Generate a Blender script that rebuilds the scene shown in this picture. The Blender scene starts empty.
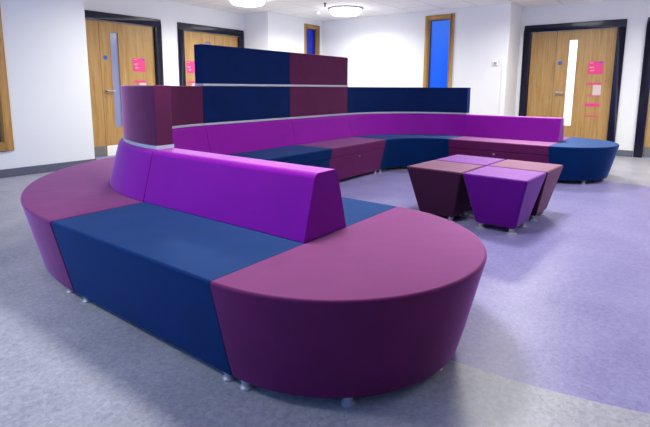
import bpy, bmesh, math, random
from mathutils import Vector, Matrix
random.seed(4)
PI = math.pi
scene = bpy.context.scene
COL = scene.collection

# ------------------------------------------------------------------ camera
F_PX, PITCH, PX, PY, CAM_H, YAW, ROLL = 475.99, 0.15833, 321.86, 163.42, 1.0656, 0.65062, 0.005
cam_data = bpy.data.cameras.new('camera'); cam = bpy.data.objects.new('camera', cam_data); COL.objects.link(cam)
cam_data.sensor_fit = 'HORIZONTAL'; cam_data.sensor_width = 36.0; cam_data.lens = F_PX / 650 * 36
cam_data.shift_x = (325 - PX) / 650; cam_data.shift_y = (PY - 213.5) / 650
cam_data.clip_start = 0.02; cam_data.clip_end = 100
fw = Vector((math.cos(YAW), math.sin(YAW), 0)); rt = Vector((math.sin(YAW), -math.cos(YAW), 0)); up = Vector((0, 0, 1))
Fd = fw * math.cos(PITCH) - up * math.sin(PITCH); Ud = up * math.cos(PITCH) + fw * math.sin(PITCH)
R2 = rt * math.cos(ROLL) + Ud * math.sin(ROLL); U2 = Ud * math.cos(ROLL) - rt * math.sin(ROLL)
m = Matrix((R2, U2, -Fd)).transposed().to_4x4(); m.translation = Vector((0, 0, CAM_H)); cam.matrix_world = m
scene.camera = cam

# ------------------------------------------------------------------ world, exposure
scene.view_settings.view_transform = 'Standard'; scene.view_settings.look = 'None'
scene.view_settings.gamma = 1.0; scene.view_settings.use_curve_mapping = False
scene.view_settings.exposure = 0.1
world = bpy.data.worlds.new('world'); scene.world = world; world.use_nodes = True
bg = world.node_tree.nodes['Background']; bg.inputs[0].default_value = (0.2, 0.46, 1.0, 1); bg.inputs[1].default_value = 2.2
LAMP_W = 38.5
LAMP_COL = (1.0, 0.985, 0.84)
HC = 2.446                                    # ceiling height
# lamps (x, y): the first two are in the picture, the others go on over the rest of the room
LAMPS = [(5.45, 5.62), (7.2, 4.97), (1.75, 1.45), (4.2, 1.1), (7.1, 1.7), (5.0, -1.4), (7.7, -0.8), (-0.6, 3.1), (3.7, 4.9)]

# ------------------------------------------------------------------ materials
def lin(r, g, b):
    f = lambda c: (c / 255 / 12.92) if c / 255 <= 0.04045 else ((c / 255 + 0.055) / 1.055) ** 2.4
    return (f(r), f(g), f(b), 1)

def new_mat(name, col, rough=0.5, metal=0.0, sheen=0.0, sheen_tint=None, spec=0.5, emit=None, emit_s=0.0, coat=0.0, sr=0.3):
    mt = bpy.data.materials.new(name); mt.use_nodes = True
    b = mt.node_tree.nodes['Principled BSDF']
    b.inputs['Base Color'].default_value = col; b.inputs['Roughness'].default_value = rough
    b.inputs['Metallic'].default_value = metal; b.inputs['Specular IOR Level'].default_value = spec
    if sheen:
        b.inputs['Sheen Weight'].default_value = sheen; b.inputs['Sheen Roughness'].default_value = sr
        b.inputs['Sheen Tint'].default_value = sheen_tint or (1, 1, 1, 1)
    if emit: b.inputs['Emission Color'].default_value = emit; b.inputs['Emission Strength'].default_value = emit_s
    if coat: b.inputs['Coat Weight'].default_value = coat; b.inputs['Coat Roughness'].default_value = 0.08
    return mt

def nd(mt, kind, **kw):
    n = mt.node_tree.nodes.new(kind)
    for k, v in kw.items():
        if k in n.inputs: n.inputs[k].default_value = v
        else: setattr(n, k, v)
    return n

def link(mt, a, ao, b, bi): mt.node_tree.links.new(a.outputs[ao], b.inputs[bi])

def coords(mt, scale=(1, 1, 1)):
    tc = nd(mt, 'ShaderNodeTexCoord'); mp = nd(mt, 'ShaderNodeMapping'); mp.inputs['Scale'].default_value = scale
    link(mt, tc, 'Object', mp, 'Vector'); return mp

def fabric(name, col, sheen, tint, var=0.12, sr=0.32, rough=0.6, ior=1.5):
    mt = new_mat(name, col, rough=0.9, sheen=sheen, sheen_tint=tint, spec=0.0, sr=sr)
    b = mt.node_tree.nodes['Principled BSDF']
    mp = coords(mt)
    big = nd(mt, 'ShaderNodeTexNoise', Scale=5.0, Detail=4.0, Roughness=0.6); link(mt, mp, 0, big, 'Vector')
    fine = nd(mt, 'ShaderNodeTexNoise', Scale=420.0, Detail=2.0, Roughness=0.7); link(mt, mp, 0, fine, 'Vector')
    rp = nd(mt, 'ShaderNodeMapRange'); rp.inputs['From Min'].default_value = 0.3; rp.inputs['From Max'].default_value = 0.7
    rp.inputs['To Min'].default_value = 1 - var; rp.inputs['To Max'].default_value = 1 + var
    link(mt, big, 'Fac', rp, 'Value')
    rf = nd(mt, 'ShaderNodeMapRange'); rf.inputs['To Min'].default_value = 0.86; rf.inputs['To Max'].default_value = 1.14
    link(mt, fine, 'Fac', rf, 'Value')
    mu = nd(mt, 'ShaderNodeMath', operation='MULTIPLY'); link(mt, rp, 0, mu, 0); link(mt, rf, 0, mu, 1)
    vm = nd(mt, 'ShaderNodeVectorMath', operation='SCALE'); vm.inputs[0].default_value = col[:3]; link(mt, mu, 0, vm, 'Scale')
    link(mt, vm, 0, b, 'Base Color')
    bp = nd(mt, 'ShaderNodeBump', Strength=0.25, Distance=0.0006); link(mt, fine, 'Fac', bp, 'Height')
    big2 = nd(mt, 'ShaderNodeTexNoise', Scale=7.0, Detail=1.0); link(mt, mp, 0, big2, 'Vector')
    bp2 = nd(mt, 'ShaderNodeBump', Strength=0.35, Distance=0.004); link(mt, big2, 'Fac', bp2, 'Height')
    link(mt, bp2, 0, bp, 'Normal'); link(mt, bp, 0, b, 'Normal')
    # the dyed fibres give a soft, coloured gloss
    gl = nd(mt, 'ShaderNodeBsdfAnisotropic', Roughness=rough); gl.inputs['Color'].default_value = tint; link(mt, bp, 0, gl, 'Normal')
    fr = nd(mt, 'ShaderNodeFresnel', IOR=ior); link(mt, bp, 0, fr, 'Normal')
    ms = nd(mt, 'ShaderNodeMixShader'); out = mt.node_tree.nodes['Material Output']
    link(mt, fr, 0, ms, 0); link(mt, b, 0, ms, 1); link(mt, gl, 0, ms, 2); link(mt, ms, 0, out, 'Surface')
    return mt

M = {}
M['blue'] = fabric('blue_wool_fabric', lin(0, 30, 76), 0.1, (0.15, 0.25, 0.56, 1))
M['navy'] = fabric('navy_wool_fabric', lin(12, 30, 74), 0.02, (0.2, 0.3, 0.8, 1), rough=0.8, ior=1.3)
M['maroon'] = fabric('maroon_wool_fabric', lin(82, 20, 68), 0.2, (0.60, 0.30, 0.62, 1))
M['plum'] = fabric('plum_wool_fabric', lin(70, 26, 60), 0.25, (1, 0.5, 0.8, 1), rough=0.8, ior=1.3)
M['purple'] = fabric('violet_wool_fabric', lin(120, 0, 142), 0.15, (0.66, 0.36, 0.74, 1), 0.06, ior=1.38, sr=0.25)
M['pouffe_purple'] = fabric('pouffe_violet_fabric', lin(86, 0, 120), 0.2, (0.48, 0.31, 0.60, 1), 0.05)
M['pouffe_maroon'] = fabric('pouffe_maroon_fabric', lin(50, 18, 46), 0.2, (0.56, 0.34, 0.48, 1), 0.08)
M['rail'] = new_mat('pale_grey_rail', lin(176, 178, 196), 0.35, metal=0.3)
M['foot'] = new_mat('satin_aluminium', lin(150, 150, 166), 0.45, metal=0.2)
M['lock'] = new_mat('lock_steel', lin(190, 185, 190), 0.3, metal=0.8)
M['under'] = new_mat('black_underside_lining', lin(16, 14, 20), 0.9)
M['wall'] = new_mat('white_wall_paint', lin(226, 227, 232), 0.75, spec=0.2)
mt = M['wall']; mp = coords(mt); n = nd(mt, 'ShaderNodeTexNoise', Scale=90.0, Detail=3.0); link(mt, mp, 0, n, 'Vector')
bp = nd(mt, 'ShaderNodeBump', Strength=0.12, Distance=0.001); link(mt, n, 'Fac', bp, 'Height'); link(mt, bp, 0, mt.node_tree.nodes['Principled BSDF'], 'Normal')
M['skirt'] = new_mat('grey_vinyl_skirting', lin(92, 94, 112), 0.45)
M['black_gloss'] = new_mat('navy_black_gloss_paint', lin(16, 14, 42), 0.3, spec=0.25, coat=0.12)
M['steel'] = new_mat('brushed_steel', lin(185, 180, 178), 0.3, metal=0.9)
M['kick'] = new_mat('grey_kick_plate', lin(120, 118, 124), 0.45, metal=0.3)
M['blue_disc'] = new_mat('blue_disc_plastic', lin(30, 90, 200), 0.4)
M['pink'] = new_mat('pink_notice_card', lin(222, 54, 128), 0.5)
M['notice_text'] = new_mat('pale_notice_lettering', lin(250, 200, 220), 0.5)
M['paper'] = new_mat('grey_white_paper', lin(205, 190, 190), 0.6)
M['white_plastic_and_glare'] = new_mat('white_plastic_and_glare', lin(236, 236, 238), 0.4)
M['dark_plastic'] = new_mat('dark_plastic', lin(60, 60, 66), 0.4)
M['diffuser'] = new_mat('lit_opal_diffuser', (1, 1, 1, 1), 0.4, emit=(1, 0.985, 0.97, 1), emit_s=14.0)
M['lamp_rim'] = new_mat('lamp_grey_rim', lin(150, 150, 158), 0.5)
M['pale_glass'] = new_mat('lit_room_beyond_glass', lin(200, 205, 220), 0.1, emit=lin(235, 240, 255), emit_s=0.95)
M['grey_glass'] = new_mat('grey_blue_wired_glass', lin(128, 134, 172), 0.12, emit=lin(120, 126, 170), emit_s=0.15)
M['blue_glow'] = new_mat('bright_blue_backlit_glass', lin(0, 50, 150), 0.15, emit=lin(4, 88, 226), emit_s=0.9)
M['deep_blue_glow'] = new_mat('deep_blue_backlit_glass', lin(0, 16, 90), 0.12, emit=lin(2, 28, 150), emit_s=0.8)
M['night_glass'] = new_mat('dark_violet_glass', lin(34, 22, 60), 0.06)
M['gasket'] = new_mat('black_gasket', lin(26, 24, 34), 0.5)

# graded blue in the bright window: the lit surface beyond is paler towards the top
mt = M['blue_glow']; tc = nd(mt, 'ShaderNodeTexCoord'); sp = nd(mt, 'ShaderNodeSeparateXYZ'); link(mt, tc, 'Object', sp, 0)
cr = nd(mt, 'ShaderNodeValToRGB'); mr = nd(mt, 'ShaderNodeMapRange')
mr.inputs['From Min'].default_value = 1.2; mr.inputs['From Max'].default_value = 2.2
link(mt, sp, 'Z', mr, 'Value'); link(mt, mr, 0, cr, 'Fac')
cr.color_ramp.elements[0].color = lin(2, 86, 226); cr.color_ramp.elements[1].color = lin(48, 104, 212)
link(mt, cr, 0, mt.node_tree.nodes['Principled BSDF'], 'Emission Color')

def wood(name, dark, mid, light, streak=1.0):
    mt = new_mat(name, mid, rough=0.42, spec=0.4); b = mt.node_tree.nodes['Principled BSDF']
    mp = coords(mt, (22, 22, 1.1))
    n = nd(mt, 'ShaderNodeTexNoise', Scale=1.6, Detail=6.0, Roughness=0.65, Distortion=0.6); link(mt, mp, 0, n, 'Vector')
    cr = nd(mt, 'ShaderNodeValToRGB'); cr.color_ramp.elements[0].position = 0.28; cr.color_ramp.elements[0].color = dark
    cr.color_ramp.elements[1].position = 0.72; cr.color_ramp.elements[1].color = light
    e = cr.color_ramp.elements.new(0.48); e.color = mid
    link(mt, n, 'Fac', cr, 'Fac'); link(mt, cr, 0, b, 'Base Color')
    return mt
M['oak'] = wood('oak_veneer', lin(146, 108, 58), lin(170, 133, 80), lin(186, 152, 100))
M['oak_frame'] = wood('oak_window_frame', lin(142, 104, 54), lin(166, 126, 72), lin(182, 146, 90))

# floor: grey marbled linoleum with a round lilac field let into it
mt = M['floor'] = new_mat('marbled_linoleum', (0.4, 0.4, 0.45, 1), rough=0.38, spec=0.4); b = mt.node_tree.nodes['Principled BSDF']
mp = coords(mt)
n1 = nd(mt, 'ShaderNodeTexNoise', Scale=48.0, Detail=9.0, Roughness=0.8, Distortion=0.9); link(mt, mp, 0, n1, 'Vector')
n2 = nd(mt, 'ShaderNodeTexNoise', Scale=3.0, Detail=4.0, Roughness=0.6); link(mt, mp, 0, n2, 'Vector')
mx = nd(mt, 'ShaderNodeMath', operation='MULTIPLY_ADD'); mx.inputs[1].default_value = 0.35; link(mt, n2, 'Fac', mx, 0); link(mt, n1, 'Fac', mx, 2)
def ramp(a, b_, p0=0.48, p1=0.86):
    cr = nd(mt, 'ShaderNodeValToRGB'); cr.color_ramp.elements[0].position = p0; cr.color_ramp.elements[0].color = a
    cr.color_ramp.elements[1].position = p1; cr.color_ramp.elements[1].color = b_; link(mt, mx, 0, cr, 'Fac'); return cr
grey = ramp(lin(108, 109, 126), lin(184, 183, 196), 0.4, 0.95); lilac = ramp(lin(90, 84, 146), lin(152, 147, 192), 0.4, 0.95)
vs = nd(mt, 'ShaderNodeVectorMath', operation='DISTANCE'); tc = nd(mt, 'ShaderNodeTexCoord')
sx = nd(mt, 'ShaderNodeSeparateXYZ'); link(mt, tc, 'Object', sx, 0)
dy = nd(mt, 'ShaderNodeMath', operation='SUBTRACT'); dy.inputs[1].default_value = 0.68; link(mt, sx, 'Y', dy, 0)
hi = nd(mt, 'ShaderNodeMath', operation='MAXIMUM'); hi.inputs[1].default_value = 0.0; link(mt, dy, 0, hi, 0)
ad = nd(mt, 'ShaderNodeMath', operation='MULTIPLY_ADD'); ad.inputs[1].default_value = -0.2; link(mt, hi, 0, ad, 0); link(mt, dy, 0, ad, 2)   # the field is a little longer towards the far benches
cb = nd(mt, 'ShaderNodeCombineXYZ'); link(mt, sx, 'X', cb, 'X'); link(mt, ad, 0, cb, 'Y')
link(mt, cb, 0, vs, 0); vs.inputs[1].default_value = (4.03, 0, 0)
lt = nd(mt, 'ShaderNodeMath', operation='LESS_THAN'); link(mt, vs, 'Value', lt, 0); lt.inputs[1].default_value = 2.33
mix = nd(mt, 'ShaderNodeMix', data_type='RGBA'); link(mt, lt, 0, mix, 'Factor'); link(mt, grey, 0, mix, 6); link(mt, lilac, 0, mix, 7)
link(mt, mix, 2, b, 'Base Color')

# ceiling tiles
mt = M['ceiling'] = new_mat('ceiling_tiles', (0.7, 0.7, 0.72, 1), rough=0.8, spec=0.2); b = mt.node_tree.nodes['Principled BSDF']
mp = coords(mt)
br = nd(mt, 'ShaderNodeTexBrick'); br.offset = 0.0; br.inputs['Scale'].default_value = 1.0; br.inputs['Brick Width'].default_value = 0.6
br.inputs['Row Height'].default_value = 0.6; br.inputs['Mortar Size'].default_value = 0.006; br.inputs['Color1'].default_value = lin(246, 245, 243)
br.inputs['Color2'].default_value = lin(243, 242, 240); br.inputs['Mortar'].default_value = lin(196, 196, 198); link(mt, mp, 0, br, 'Vector')
n = nd(mt, 'ShaderNodeTexNoise', Scale=120.0, Detail=2.0); link(mt, mp, 0, n, 'Vector')
link(mt, br, 'Color', b, 'Base Color'); bp = nd(mt, 'ShaderNodeBump', Strength=0.3, Distance=0.002); link(mt, n, 'Fac', bp, 'Height'); link(mt, bp, 0, b, 'Normal')

# ------------------------------------------------------------------ helpers
def finish(bm, smooth_angle=None):
    bmesh.ops.remove_doubles(bm, verts=bm.verts, dist=1e-5)
    bmesh.ops.recalc_face_normals(bm, faces=bm.faces)

def obj(name, bm, mat, parent=None, smooth=True, weighted=True):
    finish(bm)
    me = bpy.data.meshes.new(name); bm.to_mesh(me); bm.free()
    me.materials.append(M[mat] if isinstance(mat, str) else mat)
    if smooth:
        for p in me.polygons: p.use_smooth = True
        me.set_sharp_from_angle(angle=math.radians(38))
    o = bpy.data.objects.new(name, me); COL.objects.link(o)
    if parent:
        o.parent = parent; o.matrix_parent_inverse = Matrix.Translation(-Vector(parent.location)) if parent.rotation_euler.z == 0 else parent.matrix_basis.inverted()
    if smooth and weighted:
        w = o.modifiers.new('normals', 'WEIGHTED_NORMAL'); w.keep_sharp = True
    return o

def struct(name, bm, mat, parent=None, **k):
    o = obj(name, bm, mat, parent, **k)
    if not parent: o['kind'] = 'structure'
    return o

def thing(name, label, cat, loc, group=None):
    o = bpy.data.objects.new(name, None); COL.objects.link(o); o.location = loc
    o['label'] = label; o['category'] = cat; o.empty_display_size = 0.1
    if group: o['group'] = group
    return o

def box(bm, x0, x1, y0, y1, z0, z1):
    v = [bm.verts.new((x, y, z)) for z in (z0, z1) for y in (y0, y1) for x in (x0, x1)]
    for f in ((0, 2, 3, 1), (4, 5, 7, 6), (0, 1, 5, 4), (2, 6, 7, 3), (0, 4, 6, 2), (1, 3, 7, 5)): bm.faces.new([v[i] for i in f])

def boxes(*bs):
    bm = bmesh.new()
    for b in bs: box(bm, *b)
    return bm

def bevel_sharp(bm, width, seg=3, ang=28, pick=None):
    bmesh.ops.remove_doubles(bm, verts=bm.verts, dist=1e-5); bmesh.ops.recalc_face_normals(bm, faces=bm.faces)
    es = [e for e in bm.edges if len(e.link_faces) == 2 and e.calc_face_angle(0) > math.radians(ang) and (pick is None or pick(e))]
    bmesh.ops.bevel(bm, geom=es, offset=width, segments=seg, profile=0.5, affect='EDGES', clamp_overlap=True)

def rbox(x0, x1, y0, y1, z0, z1, r=0.01, seg=2):
    bm = boxes((x0, x1, y0, y1, z0, z1)); bevel_sharp(bm, r, seg); return bm

def round_profile(pts, radii, seg=4):
    """2-D polygon with its corners rounded."""
    out = []; n = len(pts)
    for i, p in enumerate(pts):
        r = radii[i]; p = Vector(p); a = Vector(pts[i - 1]) - p; b = Vector(pts[(i + 1) % n]) - p
        if r <= 0: out.append(tuple(p)); continue
        la, lb = a.length, b.length; a.normalize(); b.normalize()
        th = a.angle(b); d = r / math.tan(th / 2); d = min(d, la * 0.45, lb * 0.45); r2 = d * math.tan(th / 2)
        c = p + (a + b).normalized() * (r2 / math.sin(th / 2))
        s0 = (p + a * d) - c; s1 = (p + b * d) - c
        a0 = math.atan2(s0.y, s0.x); a1 = math.atan2(s1.y, s1.x); da = (a1 - a0 + PI) % (2 * PI) - PI
        for k in range(seg + 1):
            t = a0 + da * k / seg; out.append((c.x + r2 * math.cos(t), c.y + r2 * math.sin(t)))
    return out

def sweep(profile, frames, cap_bevel=0.006):
    """profile: (offset, z) pairs; frames: (origin, direction of the offset)."""
    bm = bmesh.new(); rings = []
    for o_, d in frames:
        rings.append([bm.verts.new((o_[0] + d[0] * s, o_[1] + d[1] * s, z)) for s, z in profile])
    n = len(profile)
    for a, b in zip(rings, rings[1:]):
        for i in range(n): bm.faces.new((a[i], a[(i + 1) % n], b[(i + 1) % n], b[i]))
    caps = [bm.faces.new(list(reversed(rings[0]))), bm.faces.new(rings[-1])]
    if cap_bevel:
        es = list({e for f in caps for e in f.edges})
        bmesh.ops.recalc_face_normals(bm, faces=bm.faces)
        bmesh.ops.bevel(bm, geom=es, offset=cap_bevel, segments=2, profile=0.5, affect='EDGES', clamp_overlap=True)
    return bm

def along_x(x0, x1, y, s=1): return [((x0, y), (0, s)), ((x1, y), (0, s))]
def along_y(y0, y1, x, s=1): return [((x, y0), (s, 0)), ((x, y1), (s, 0))]
def arc(cx, cy, a0, a1, n=28): return [((cx, cy), (math.cos(a0 + (a1 - a0) * k / n), math.sin(a0 + (a1 - a0) * k / n))) for k in range(n + 1)]

def foot(parent, x, y, top=0.047, r0=0.025):
    bm = bmesh.new()
    prof = [(0.0, 0), (r0, 0), (r0, 0.006), (0.02, 0.010), (0.017, 0.013), (0.017, 0.024), (0.021, 0.027), (0.021, top), (0.0, top)]
    n = 16; rings = [[bm.verts.new((x + r * math.cos(2 * PI * k / n), y + r * math.sin(2 * PI * k / n), z)) for k in range(n)] if r > 0 else [bm.verts.new((x, y, z))] for r, z in prof]
    for a, b in zip(rings, rings[1:]):
        for k in range(n):
            if len(a) == 1: bm.faces.new((a[0], b[k], b[(k + 1) % n]))
            elif len(b) == 1: bm.faces.new((a[k], a[(k + 1) % n], b[0]))
            else: bm.faces.new((a[k], a[(k + 1) % n], b[(k + 1) % n], b[k]))
    return obj('foot', bm, 'foot', parent)

# ------------------------------------------------------------------ room shell
T = 0.15
X_OPEN, Y_NEAR = -2.4, -3.2
YL, YR, YJ, XB, XR = 6.2923, 6.9538, 6.3177, 8.2812, 8.9375      # left wall, door recess, short wall, back wall, right wall
XC0, XC1, YC = 3.203, 6.63, 2.444                              # recess ends, step in the back wall

def wall_grid(name, axis, plane, u0, u1, holes, out=1):
    """A wall face at `plane` with rectangular openings (u0, u1, z0, z1)."""
    us = sorted({u0, u1} | {h[0] for h in holes} | {h[1] for h in holes}); zs = sorted({0.0, HC} | {h[2] for h in holes} | {h[3] for h in holes})
    zs = [z for z in zs if 0 <= z <= HC]
    bm = bmesh.new()
    for a, b in zip(us, us[1:]):
        for c, d in zip(zs, zs[1:]):
            if any(h[0] <= (a + b) / 2 <= h[1] and h[2] <= (c + d) / 2 <= h[3] for h in holes): continue
            if axis == 'y': box(bm, a, b, plane, plane + T, c, d)
            else: box(bm, plane, plane + T, a, b, c, d)
    return struct(name, bm, 'wall', smooth=False)

bm = boxes((X_OPEN, XR + T, Y_NEAR, YR + T, -0.1, 0.0)); struct('floor', bm, 'floor', smooth=False)
bm = boxes((X_OPEN, XR + T, Y_NEAR, YR + T, HC, HC + 0.1)); struct('ceiling', bm, 'ceiling', smooth=False)
FT = 2.02                      # door opening head
D1 = (3.375, 4.65); D2 = (5.215, 6.48); D3 = (0.985, 2.258); D4 = (-0.80, 0.483)
LW = (1.0, 2.15, 0.40, 2.15); W2 = (7.75, 8.12, 0.35, 2.275); W1 = (3.455, 3.875, 0.35, 2.29)
wall_grid('wall_left', 'y', YL, X_OPEN, XC0, [LW])
struct('wall_recess_left', boxes((XC0 - T, XC0, YL + T, YR + T, 0, HC)), 'wall', smooth=False)
wall_grid('wall_recess', 'y', YR, XC0, XC1, [D1 + (0, FT), D2 + (0, FT)])
struct('wall_recess_right', boxes((XC1, XC1 + T, YJ, YR + T, 0, HC)), 'wall', smooth=False)
wall_grid('wall_far', 'y', YJ, XC1 + T, XB + T, [W2])
wall_grid('wall_back', 'x', XB, YC, YJ, [W1])
struct('wall_back_return', boxes((XB + T, XR + T, YC, YC + T, 0, HC)), 'wall', smooth=False)
wall_grid('wall_right', 'x', XR, Y_NEAR, YC, [D3 + (0, FT), D4 + (0, FT)])
struct('wall_light_block', boxes((X_OPEN - T, X_OPEN, Y_NEAR - T, 0.3, 0, HC)), 'wall', smooth=False)   # unseen wall, added to keep blue light off the near end; rest left open
struct('wall_near', boxes((X_OPEN, XR + T, Y_NEAR - T, Y_NEAR, 0, HC)), 'wall', smooth=False)

def skirting(name, b): 
    bm = boxes(b); bevel_sharp(bm, 0.006, 2); struct(name, bm, 'skirt')
k = 0.014
skirting('baseboard_left', (X_OPEN, XC0 + k, YL - k, YL, 0, 0.1))
skirting('baseboard_recess_left', (XC0, XC0 + k, YL, YR, 0, 0.1))
skirting('baseboard_recess', (4.79, 5.09, YR - k, YR, 0, 0.1))
skirting('baseboard_far', (XC1, XB, YJ - k, YJ, 0, 0.1))
skirting('baseboard_back', (XB - k, XB, YC, YJ - k, 0, 0.1))
skirting('baseboard_right', (XR - k, XR, 0.612, 0.858, 0, 0.1))

# doors. A door is built in a local frame: u along the wall, w into the room (negative = towards the room), then mapped
def build_door(name, u0, u1, place, flip, glass, notices, lw=0.87):
    """u0..u1 opening; flip: the wide leaf is at the low-u side."""
    root = bpy.data.objects.new(name, None); COL.objects.link(root); root['kind'] = 'structure'
    def put(pname, bs, mat, r=0.0, parent=None, seg=2):
        bm = bmesh.new()
        for (a, b, c, d, e, f) in bs: box(bm, a, b, c, d, e, f)
        if r: bevel_sharp(bm, r, seg)
        for v in bm.verts: v.co = place(v.co)
        o = obj(pname, bm, mat, None); o.parent = parent or root
        if parent: o.matrix_parent_inverse = parent.matrix_world.inverted()
        return o
    W = 0.118
    lo, hi = u0 + 0.003, u1 - 0.003
    put('door_frame', [(u0 - W, u0, -0.032, 0.06, 0, FT), (u1, u1 + W, -0.032, 0.06, 0, FT), (u0 - W, u1 + W, -0.032, 0.06, FT, FT + 0.118)], 'black_gloss', 0.012, seg=3)
    seam = (u0 + lw) if flip else (u1 - lw)
    main = (lo, seam - 0.0025) if flip else (seam + 0.0025, hi)
    side = (seam + 0.0025, hi) if flip else (lo, seam - 0.0025)
    g0 = (seam - 0.33) if flip else (seam + 0.16); g1 = g0 + 0.14
    GZ0, GZ1 = 0.44, 1.87
    leaf = put('door_leaf', [(main[0], g0, 0.02, 0.065, 0.01, FT - 0.005), (g1, main[1], 0.02, 0.065, 0.01, FT - 0.005), (g0, g1, 0.02, 0.065, 0.01, GZ0), (g0, g1, 0.02, 0.065, GZ1, FT - 0.005)], 'oak')
    put('side_leaf', [(side[0], side[1], 0.02, 0.065, 0.01, FT - 0.005)], 'oak', 0.002)
    put('glass_panel', [(g0, g1, 0.038, 0.046, GZ0, GZ1)], glass, parent=leaf)
    b = 0.008
    put('glazing_bead', [(g0, g0 + b, 0.016, 0.037, GZ0, GZ1), (g1 - b, g1, 0.016, 0.037, GZ0, GZ1), (g0 + b, g1 - b, 0.016, 0.037, GZ0, GZ0 + b), (g0 + b, g1 - b, 0.016, 0.037, GZ1 - b, GZ1)], 'oak_frame' if glass != 'grey_glass' else 'oak', parent=leaf)
    put('kick_plate', [(main[0] + 0.01, main[1] - 0.01, 0.017, 0.02, 0.012, 0.17)], 'kick' if name != 'door_1' else 'white_plastic_and_glare', 0.001, parent=leaf)  # door_1 plate coloured white to paint in the reflection on its steel
    put('kick_plate', [(side[0] + 0.01, side[1] - 0.01, 0.017, 0.02, 0.012, 0.17)], 'kick', 0.001)
    s = -1 if flip else 1
    hx = seam + s * 0.055
    put('handle', [(min(hx - 0.012, hx + 0.012), max(hx - 0.012, hx + 0.012), -0.035, 0.02, 0.985, 1.009), (min(hx, hx + s * 0.115), max(hx, hx + s * 0.115), -0.045, -0.025, 0.985, 1.009)], 'steel', 0.005, parent=leaf)
    def disc(pname, u, z, r, w0, w1, mat, parent=None):
        bm = bmesh.new(); bmesh.ops.create_cone(bm, cap_ends=True, segments=28, radius1=r, radius2=r, depth=1.0)
        for v in bm.verts: v.co = place(Vector((u + v.co.x, (w0 + w1) / 2 + v.co.z * (w1 - w0), z + v.co.y)))
        o = obj(pname, bm, mat, None); o.parent = parent or root
        return o
    disc('handle_rose', hx, 0.997, 0.026, 0.012, 0.02, 'steel', leaf)
    disc('fire_door_disc', seam - s * (-0.075), 1.49, 0.032, 0.016, 0.02, 'blue_disc', leaf)
    disc('lock_cylinder', hx, 0.90, 0.014, 0.012, 0.02, 'steel', leaf)
    if notices:
        nu = notices; wd = 0.213                      # centre of the notices
        L = lambda t: nu - wd / 2 + t * wd if not NMIRROR[name] else nu + wd / 2 - t * wd
        def rect(pname, t0, t1, z0, z1, mat, w=(0.0165, 0.02), parent=leaf):
            a, b_ = sorted((L(t0), L(t1))); return put(pname, [(a, b_, w[0], w[1], z0, z1)], mat, parent=parent)
        nt = rect('notice', 0, 1, 1.30, 1.505, 'pink')
        dots = []
        def lines(rows, w=(0.0155, 0.0165)):
            res = []
            for t0, t1, z0, z1 in rows:
                a, b_ = sorted((L(t0), L(t1))); res.append((a, b_, w[0], w[1], z0, z1))
            return res
        random.seed(7)
        rows = []
        for (z, ts) in ((1.478, (0.08, 0.34)), (1.412, (0.08, 0.42)), (1.400, (0.08, 0.36)), (1.362, (0.2, 0.46)), (1.350, (0.14, 0.42))):
            t = ts[0]
            while t < ts[1]:
                d = random.uniform(0.03, 0.07); rows.append((t, min(t + d, ts[1]), z, z + 0.007)); t += d + 0.015
        put('notice_text', lines(rows), 'notice_text', parent=nt)
        disc('notice_roundel', L(0.86), 1.485, 0.018, 0.0150, 0.0165, 'blue_disc', nt)
        h = rect('notice_holder', 0, 1, 1.128, 1.160, 'pink')
        rect('notice_holder_lip', 0.04, 1.0, 0.945, 0.960, 'pink')
        rect('paper_slip', 0.45, 1.0, 0.962, 1.126, 'paper')
        h = rect('notice_holder', 0, 1, 0.785, 0.832, 'pink')
        rect('notice_holder_lip', 0.04, 1.0, 0.615, 0.632, 'pink')
        rows = []
        for z in (0.765, 0.70, 0.66):
            t = 0.06
            while t < 0.95:
                d = random.uniform(0.04, 0.1); rows.append((t, t + d, z, z + 0.006)); t += d + (0.02 if z > 0.75 else 0.25)
        put('notice_text', lines(rows, (0.0185, 0.02)), 'pink', parent=leaf)
    return root

NMIRROR = {'door_1': False, 'door_2': False, 'door_3': True, 'door_4': True}
pl_left = lambda c: Vector((c.x, YR + c.y, c.z))
pl_right = lambda c: Vector((XR + c.y, c.x, c.z))
build_door('door_1', *D1, pl_left, False, 'grey_glass', 4.365, 0.91)
build_door('door_2', *D2, pl_left, True, 'grey_glass', 5.38, 0.80)
build_door('door_3', *D3, pl_right, True, 'pale_glass', 1.243)
build_door('door_4', *D4, pl_right, True, 'pale_glass', None)

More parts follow.
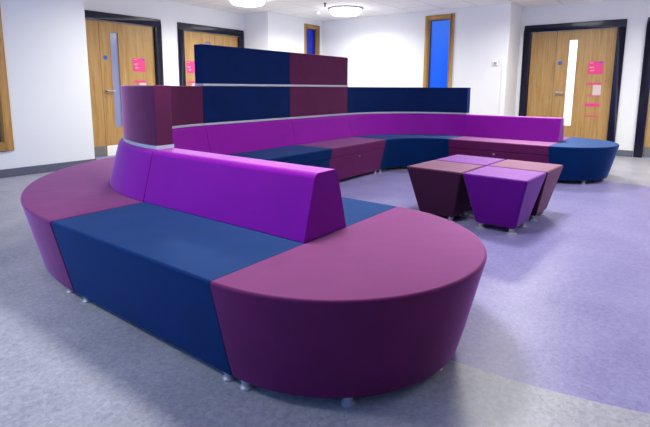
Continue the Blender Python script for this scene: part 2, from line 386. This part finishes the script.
def build_window(name, u0, u1, z0, z1, place, glass, fw_, proud, gl_w):
    root = bpy.data.objects.new(name, None); COL.objects.link(root); root['kind'] = 'structure'
    def put(pname, bs, mat, r):
        bm = bmesh.new()
        for bb in bs: box(bm, *bb)
        if r: bevel_sharp(bm, r, 2)
        for v in bm.verts: v.co = place(v.co)
        o = obj(pname, bm, mat, None); o.parent = root
    f = fw_
    put('window_frame', [(u0 - f, u0, -proud, 0.0, z0 - f, z1 + f), (u1, u1 + f, -proud, 0, z0 - f, z1 + f), (u0, u1, -proud, 0, z1, z1 + f), (u0, u1, -proud, 0, z0 - f, z0)], 'oak_frame', 0.003)
    t = 0.018
    put('reveal_lining', [(u0, u0 + t, -0.006, 0.148, z0, z1), (u1 - t, u1, -0.006, 0.148, z0, z1), (u0 + t, u1 - t, -0.006, 0.148, z1 - t, z1), (u0 + t, u1 - t, -0.006, 0.148, z0, z0 + t)], 'oak_frame', 0)
    a, b, c, d = u0 + t, u1 - t, z0 + t, z1 - t; g = 0.01
    put('gasket', [(a, a + g, gl_w - 0.02, gl_w, c, d), (b - g, b, gl_w - 0.02, gl_w, c, d), (a + g, b - g, gl_w - 0.02, gl_w, c, c + g), (a + g, b - g, gl_w - 0.02, gl_w, d - g, d)], 'gasket', 0)
    put('pane', [(a, b, gl_w, gl_w + 0.008, c, d)], glass, 0)
build_window('window_1', *W1, lambda c: Vector((XB + c.y, c.x, c.z)), 'blue_glow', 0.066, 0.02, 0.06)
build_window('window_2', *W2, lambda c: Vector((c.x, YJ + c.y, c.z)), 'deep_blue_glow', 0.062, 0.02, 0.06)
build_window('window_3', *LW, lambda c: Vector((c.x, YL + c.y, c.z)), 'night_glass', 0.088, 0.02, 0.08)

# ------------------------------------------------------------------ ceiling lamps
def lathe(prof, cx, cy, n=48):
    bm = bmesh.new(); rings = [[bm.verts.new((cx + r * math.cos(2 * PI * k / n), cy + r * math.sin(2 * PI * k / n), z)) for k in range(n)] if r > 1e-6 else [bm.verts.new((cx, cy, z))] for r, z in prof]
    for a, b in zip(rings, rings[1:]):
        for k in range(n):
            if len(a) == 1: bm.faces.new((a[0], b[k], b[(k + 1) % n]))
            elif len(b) == 1: bm.faces.new((a[k], a[(k + 1) % n], b[0]))
            else: bm.faces.new((a[k], a[(k + 1) % n], b[(k + 1) % n], b[k]))
    return bm
lamp_labels = ['round white ceiling light over the doors, cut by the top of the picture', 'round white ceiling light near the corner by the narrow oak-framed window']
lamp_data = bpy.data.lights.new('ceiling_light_glow', 'AREA'); lamp_data.shape = 'DISK'; lamp_data.size = 0.5
lamp_data.energy = LAMP_W; lamp_data.color = LAMP_COL; lamp_data.spread = math.radians(165)
for i, (x, y) in enumerate(LAMPS):
    lab = lamp_labels[i] if i < 2 else 'round white ceiling light on the ceiling above or behind the camera'
    t = thing('ceiling_light', lab, 'ceiling light', (x, y, HC), 'round ceiling lights' if i < 2 else 'ceiling lights outside the view')
    obj('light_base', lathe([(0, HC), (0.31, HC), (0.31, HC - 0.022), (0.285, HC - 0.026), (0, HC - 0.026)], x, y), 'lamp_rim', t)
    obj('diffuser', lathe([(0, HC - 0.0265), (0.268, HC - 0.0265), (0.268, HC - 0.06), (0.258, HC - 0.085), (0.228, HC - 0.105), (0.15, HC - 0.117), (0, HC - 0.12)], x, y), 'diffuser', t)
    l = bpy.data.objects.new('ceiling_light_glow', lamp_data); COL.objects.link(l); l.parent = t; l.location = (0, 0, -0.125)

sd = thing('smoke_detector', 'small white round smoke detector on the ceiling beside the corner ceiling light', 'smoke detector', (7.234, 5.614, HC))
obj('detector_body', lathe([(0, HC), (0.052, HC), (0.052, HC - 0.014), (0.043, HC - 0.03), (0.022, HC - 0.042), (0, HC - 0.044)], 7.234, 5.614, 24), 'white_plastic_and_glare', sd)
cs = thing('ceiling_sensor', 'tiny dark sensor stub hanging from the ceiling above the smoke detector', 'sensor', (6.548, 4.936, HC))
obj('sensor_body', lathe([(0, HC), (0.02, HC), (0.02, HC - 0.02), (0.012, HC - 0.022), (0.012, HC - 0.06), (0, HC - 0.062)], 6.548, 4.936, 16), 'dark_plastic', cs)
ws = thing('wall_sensor', 'small white sensor box on the white wall between blue window and door', 'sensor', (XB, 2.635, 1.46))
bm = rbox(XB - 0.03, XB, 2.59, 2.68, 1.445, 1.535, 0.006); obj('sensor_body', bm, 'white_plastic_and_glare', ws)
bm = rbox(XB - 0.034, XB - 0.03, 2.61, 2.66, 1.46, 1.50, 0.001); obj('sensor_lens', bm, 'lamp_rim', ws)
pc = rbox(XB - 0.025, XB, 2.447, 2.52, 0.1, 1.49, 0.004); o = obj('pipe_casing', pc, 'wall')
o['label'] = 'low white pipe casing at the wall corner, under the height of the sensor'; o['category'] = 'casing'

# ------------------------------------------------------------------ seating
HS, HB, HF, TAP = 0.4315, 0.7135, 0.044, 0.088
DS, AB, AT = 0.4894, 0.3092, 0.156
XM = 0.9627 + DS + AB / 2            # centre line of the near block
Y0, Y1 = 1.194, 2.352                # near block ends
XA, XBK, XC = 2.822, 4.021, 5.152    # straight back run joints
YM = 3.569                           # centre line of the back run
RAD = YM - Y1                        # 1.217
XRR = XC + RAD; YE = 1.181           # centre line of the right run and its end
IB = AB / 2; IS = IB + DS + 0.005            # offsets of backrest foot, seat edge
G = 0.0012                           # hairline joint
SR = 0.012
# profile offsets are measured from the backrest centre line, + towards the seat side given by the frame
def prof_single(z0=HF, z1=HS):       # seat on + side, upright panel behind
    k = lambda z: IS - TAP * (HS - z) / (HS - HF)
    return round_profile([(-IB + 0.004, z0), (k(z0), z0), (k(z1), z1), (-IB + 0.004, z1)], [0.006, 0.008, SR if z1 == HS else 0.006, 0.002])
def prof_double():
    return round_profile([(-IS + TAP, HF), (IS - TAP, HF), (IS, HS), (-IS, HS)], [0.008, 0.008, SR, SR])
BR = 0.034
def prof_back(z0=HS + 0.0005):
    return round_profile([(-IB, z0), (IB, z0), (AT / 2, HB), (-AT / 2, HB)], [0.003, 0.003, BR, BR], 5)

LID_Z = 0.322
def seat_lid_parts(t, frames_fn, mat, lid):
    """single bench with or without a lift-up lid"""
    if not lid:
        obj('seat_base', sweep(prof_single(), frames_fn(0)), mat, t)
        return
    obj('seat_base', sweep(prof_single(HF, LID_Z - 0.002), frames_fn(0)), mat, t)
    kk = IS - TAP * (HS - LID_Z) / (HS - HF) + 0.004
    pts = round_profile([(-IB + 0.004, LID_Z + 0.002), (kk, LID_Z + 0.002), (IS, HS), (-IB + 0.004, HS)], [0.002, 0.008, SR, 0.002])
    obj('seat_lid', sweep(pts, frames_fn(0)), mat, t)

def off(frames, s, k):      # point at offset s on frame k
    o_, d = frames[k]; return (o_[0] + d[0] * s, o_[1] + d[1] * s)

GR = 'modules of the modular sofa'
# near half-round end
def half_round(cx, y, r, bulge, mat, label, mirror=False):
    t = thing('half_round_seat', label, 'seat', (cx, y, 0))
    bm = bmesh.new(); n = 44
    def ring(rr, bb, z):
        return [bm.verts.new((cx - rr * math.cos(PI * k / n), y - bb * math.sin(PI * k / n) - G, z)) for k in range(n + 1)]
    layers = [(r - TAP - 0.012, bulge - TAP - 0.012, HF), (r - TAP - 0.003, bulge - TAP - 0.003, HF + 0.003), (r - TAP, bulge - TAP, HF + 0.012)]
    layers += [(r - TAP * (1 - f), bulge - TAP * (1 - f), HF + (HS - HF) * f) for f in (0.25, 0.5, 0.75)]
    for q in range(6):
        a = PI / 2 * q / 5; rr = SR
        layers.append((r - rr - 0.002 + rr * math.cos(a), bulge - rr - 0.002 + rr * math.cos(a), HS - rr + rr * math.sin(a)))
    rs = [ring(*l) for l in layers]
    for a, b in zip(rs, rs[1:]):
        for k in range(n): bm.faces.new((a[k], a[k + 1], b[k + 1], b[k]))
        bm.faces.new((a[n], a[0], b[0], b[n]))
    bm.faces.new(list(reversed(rs[0]))); bm.faces.new(rs[-1])
    bmesh.ops.recalc_face_normals(bm, faces=bm.faces)
    es = [e for e in bm.edges if all(abs(v.co.y - (y - G)) < 1e-6 for v in e.verts) and len(e.link_faces) == 2 and e.calc_face_angle(0) > 0.9]
    bmesh.ops.bevel(bm, geom=es, offset=0.006, segments=2, profile=0.5, affect='EDGES', clamp_overlap=True)
    obj('seat_base', bm, mat, t)
    rb, bb = r - TAP - 0.035, bulge - TAP - 0.05
    for a in (4, 45, 90, 135, 176):
        foot(t, cx - rb * math.cos(math.radians(a)), y - bb * math.sin(math.radians(a)) )
    return t
half_round(XM, Y0, IS, 0.665, 'maroon', 'large maroon half-round end seat nearest the viewer, closing the blue bench')
half_round(XRR, YE, IS, 0.61, 'blue', 'blue half-round end seat in front of the oak door with navy frame')

# near straight double bench
t = thing('double_bench', 'blue two-sided bench with a straight violet backrest along its middle', 'bench', (XM, (Y0 + Y1) / 2, 0))
fr = along_y(Y0 + G, Y1 - G, XM)
obj('seat_base', sweep(prof_double(), fr), 'blue', t)
bf = sweep(prof_back(), along_y(Y0 + 0.002, Y1 - G, XM), 0.010); obj('backrest', bf, 'purple', t)['label'] = 'straight violet wedge backrest'
for y in (Y0 + 0.055, Y1 - 0.055):
    for s in (-1, 1): foot(t, XM + s * (IS - TAP - 0.035), y)

# outer corner: curved, two-sided
t = thing('curved_bench', 'maroon curved corner bench wrapped round the outside of the curved violet backrest', 'bench', (XM + 0.3, Y1 + 0.8, 0))
fr = [((XA + RAD * math.cos(a), Y1 + RAD * math.sin(a)), (-math.cos(a), -math.sin(a))) for a in [PI - 0.001 - (PI / 2 - 0.002) * k / 32 for k in range(33)]]
obj('seat_base', sweep(prof_double(), fr), 'maroon', t)
obj('backrest', sweep(prof_back(), fr), 'purple', t)['label'] = 'curved violet backrest'
for a in (176, 135, 94):
    for rr in (RAD + IS - TAP - 0.035, RAD - IS + TAP + 0.035):
        foot(t, XA + rr * math.cos(math.radians(a)), Y1 + rr * math.sin(math.radians(a)))

def straight_bench(x0, x1, mat, label):
    t = thing('storage_bench', label, 'bench', ((x0 + x1) / 2, YM, 0))
    fn = lambda s: along_x(x0 + G, x1 - G, YM, -1)
    seat_lid_parts(t, fn, mat, True)
    obj('backrest', sweep(prof_back(), along_x(x0 + G, x1 - G, YM, -1)), 'purple', t)['label'] = 'violet wedge backrest'
    yb = YM - (IS - TAP * (HS - 0.285) / (HS - HF))
    bm = bmesh.new(); bmesh.ops.create_cone(bm, cap_ends=True, segments=20, radius1=0.011, radius2=0.011, depth=0.014, matrix=Matrix.Translation(((x0 + x1) / 2, yb - 0.003, 0.285)) @ Matrix.Rotation(PI / 2, 4, 'X'))
    obj('lock', bm, 'lock', t)
    for x in (x0 + 0.055, x1 - 0.055):
        foot(t, x, YM - (IS - TAP - 0.035)); foot(t, x, YM + IB - 0.05)
straight_bench(XA, XBK, 'blue', 'blue lidded bench against the violet back, mostly hidden behind the near backrest')
straight_bench(XBK, XC, 'maroon', 'maroon lidded bench between the blue lidded bench and the blue curved bench')

# far inner curve
t = thing('curved_bench', 'dark blue curved bench filling the far inner corner under the curved violet back', 'bench', (XC + 0.8, Y1 + 0.8, 0))
fr = [((XC + RAD * math.cos(a), Y1 + RAD * math.sin(a)), (-math.cos(a), -math.sin(a))) for a in [0.001 + (PI / 2 - 0.002) * k / 32 for k in range(33)]]
obj('seat_base', sweep(prof_single(), fr), 'blue', t)
obj('backrest', sweep(prof_back(), fr), 'purple', t)['label'] = 'curved violet backrest'
for a in (5, 45, 85):
    for rr in (RAD - IS + TAP + 0.035, RAD + IB - 0.05):
        foot(t, XC + rr * math.cos(math.radians(a)), Y1 + rr * math.sin(math.radians(a)))

# right run
t = thing('storage_bench', 'maroon lidded bench with violet back beside the blue half-round end seat', 'bench', (XRR, (YE + Y1) / 2, 0))
fr = along_y(YE + G, Y1 - G, XRR, -1)
kf = lambda z: IS - TAP * (HS - z) / (HS - HF)
obj('seat_base', sweep(round_profile([(-IS + TAP, HF), (kf(HF), HF), (kf(LID_Z), LID_Z - 0.002), (-kf(LID_Z), LID_Z - 0.002)], [0.014, 0.014, 0.006, 0.002]), fr), 'maroon', t)
obj('seat_lid', sweep(round_profile([(-kf(LID_Z) - 0.004, LID_Z + 0.002), (kf(LID_Z) + 0.004, LID_Z + 0.002), (IS, HS), (-IS, HS)], [0.008, 0.008, SR, SR]), fr), 'maroon', t)
obj('backrest', sweep(prof_back(), along_y(YE + 0.002, Y1 - G, XRR, -1), 0.010), 'purple', t)['label'] = 'straight violet wedge backrest'
bm = bmesh.new(); bmesh.ops.create_cone(bm, cap_ends=True, segments=20, radius1=0.012, radius2=0.012, depth=0.014, matrix=Matrix.Translation((XRR - kf(0.285) - 0.003, (YE + Y1) / 2 + 0.02, 0.285)) @ Matrix.Rotation(PI / 2, 4, 'Y'))
obj('lock', bm, 'lock', t)
for y in (YE + 0.055, Y1 - 0.055):
    for s in (-1, 1): foot(t, XRR + s * (IS - TAP - 0.035), y)

# ------------------------------------------------------------------ raised screens on the backrests
TI, TO = 0.060, 0.050           # screen faces from the centre line (inner, outer)
Z1a, Z1b, Z2a, Z2b = HB + 0.022, 1.073, 1.095, 1.445
def screen(frames, z0, z1, mat, label, rail_in=0.008, inner=TI, outer=TO):
    t = thing('screen_panel', label, 'screen', (frames[len(frames) // 2][0][0], frames[len(frames) // 2][0][1], z0 - 0.022))
    c = (frames[0][0], frames[-1][0])
    pr = round_profile([(-outer, z0), (inner, z0), (inner, z1), (-outer, z1)], [0.004, 0.004, 0.009, 0.009], 3)
    obj('padded_panel', sweep(pr, frames, 0.008), mat, t)
    rp = round_profile([(-outer - 0.004, z0 - 0.0215), (inner + 0.006, z0 - 0.0215), (inner + 0.006, z0 - 0.0005), (-outer - 0.004, z0 - 0.0005)], [0.003] * 4, 2)
    obj('base_rail', sweep(rp, frames, 0), 'rail', t)
    return t
fr = [((XA + RAD * math.cos(a), Y1 + RAD * math.sin(a)), (-math.cos(a), -math.sin(a))) for a in [PI - 0.002 - (PI / 2 - 0.004) * k / 32 for k in range(33)]]
screen(fr, Z1a, Z1b, 'plum', 'maroon curved screen standing on the curved violet backrest')
screen(along_x(XA + G, XBK - G, YM, -1), Z1a, Z1b, 'navy', 'navy screen of the lower tier, below the upper navy screen')
screen(along_x(XBK + G, XC - G, YM, -1), Z1a, Z1b, 'plum', 'maroon straight screen of the lower tier, beside the long curved navy screen')
fr = [((XC + RAD * math.cos(a), Y1 + RAD * math.sin(a)), (-math.cos(a), -math.sin(a))) for a in [0.002 + (PI / 2 - 0.004) * k / 32 for k in range(33)]]
screen(fr, Z1a, Z1b, 'navy', 'long curved navy screen in front of the bright blue window')
screen(along_x(XA + G, XBK - G, YM, -1), Z2a, Z2b, 'navy', 'navy screen of the upper tier, topmost of the stack')
screen(along_x(XBK + G, XC - G, YM, -1), Z2a, Z2b, 'plum', 'maroon screen of the upper tier, topmost beside the navy one')

# ------------------------------------------------------------------ pouffes
PS, PT, PHI = 0.484, 0.0894, -0.0531
def pouffe_mesh(mat):
    bm = bmesh.new(); h = PS / 2 - 0.0015; b = h - PT
    lo = [bm.verts.new((sx * b, sy * b, HF)) for sx, sy in ((-1, -1), (1, -1), (1, 1), (-1, 1))]
    hi = [bm.verts.new((sx * h, sy * h, HS)) for sx, sy in ((-1, -1), (1, -1), (1, 1), (-1, 1))]
    bm.faces.new(lo[::-1]); bm.faces.new(hi)
    for i in range(4): bm.faces.new((lo[i], lo[(i + 1) % 4], hi[(i + 1) % 4], hi[i]))
    bevel_sharp(bm, 0.018, 4)
    return bm
def make_pouffe(mat):
    t = thing('pouffe', '', 'pouffe', (0, 0, 0))
    obj('seat_base', pouffe_mesh(mat), mat, t)
    for sx in (-1, 1):
        for sy in (-1, 1): foot(t, sx * (PS / 2 - PT - 0.035), sy * (PS / 2 - PT - 0.035), r0=0.038)
    return t
def copy_tree(o):
    c = o.copy(); COL.objects.link(c)
    for ch in list(o.children):
        d = ch.copy(); COL.objects.link(d); d.parent = c
    return c
protos = {k: make_pouffe(k) for k in ('pouffe_purple', 'pouffe_maroon')}; used = set()
POX, POY = 3.432, 0.8232
for (a, b_, kind, lab) in ((0, 0, 'pouffe_purple', 'violet square tapered pouffe nearest the viewer in the block of four'),
                          (0, 1, 'pouffe_maroon', 'maroon square tapered pouffe beside the near violet one, towards the near bench'),
                          (1, 0, 'pouffe_maroon', 'maroon square tapered pouffe behind the near violet one, towards the door'),
                          (1, 1, 'pouffe_purple', 'violet square tapered pouffe at the back of the block, only its top showing')):
    o = protos[kind] if kind not in used else copy_tree(protos[kind]); used.add(kind)
    lx, ly = (a + 0.5) * PS, (b_ + 0.5) * PS
    o.location = (POX + math.cos(PHI) * lx - math.sin(PHI) * ly, POY + math.sin(PHI) * lx + math.cos(PHI) * ly, 0)
    o.rotation_euler = (0, 0, PHI); o['label'] = lab; o['group'] = 'block of four pouffes'
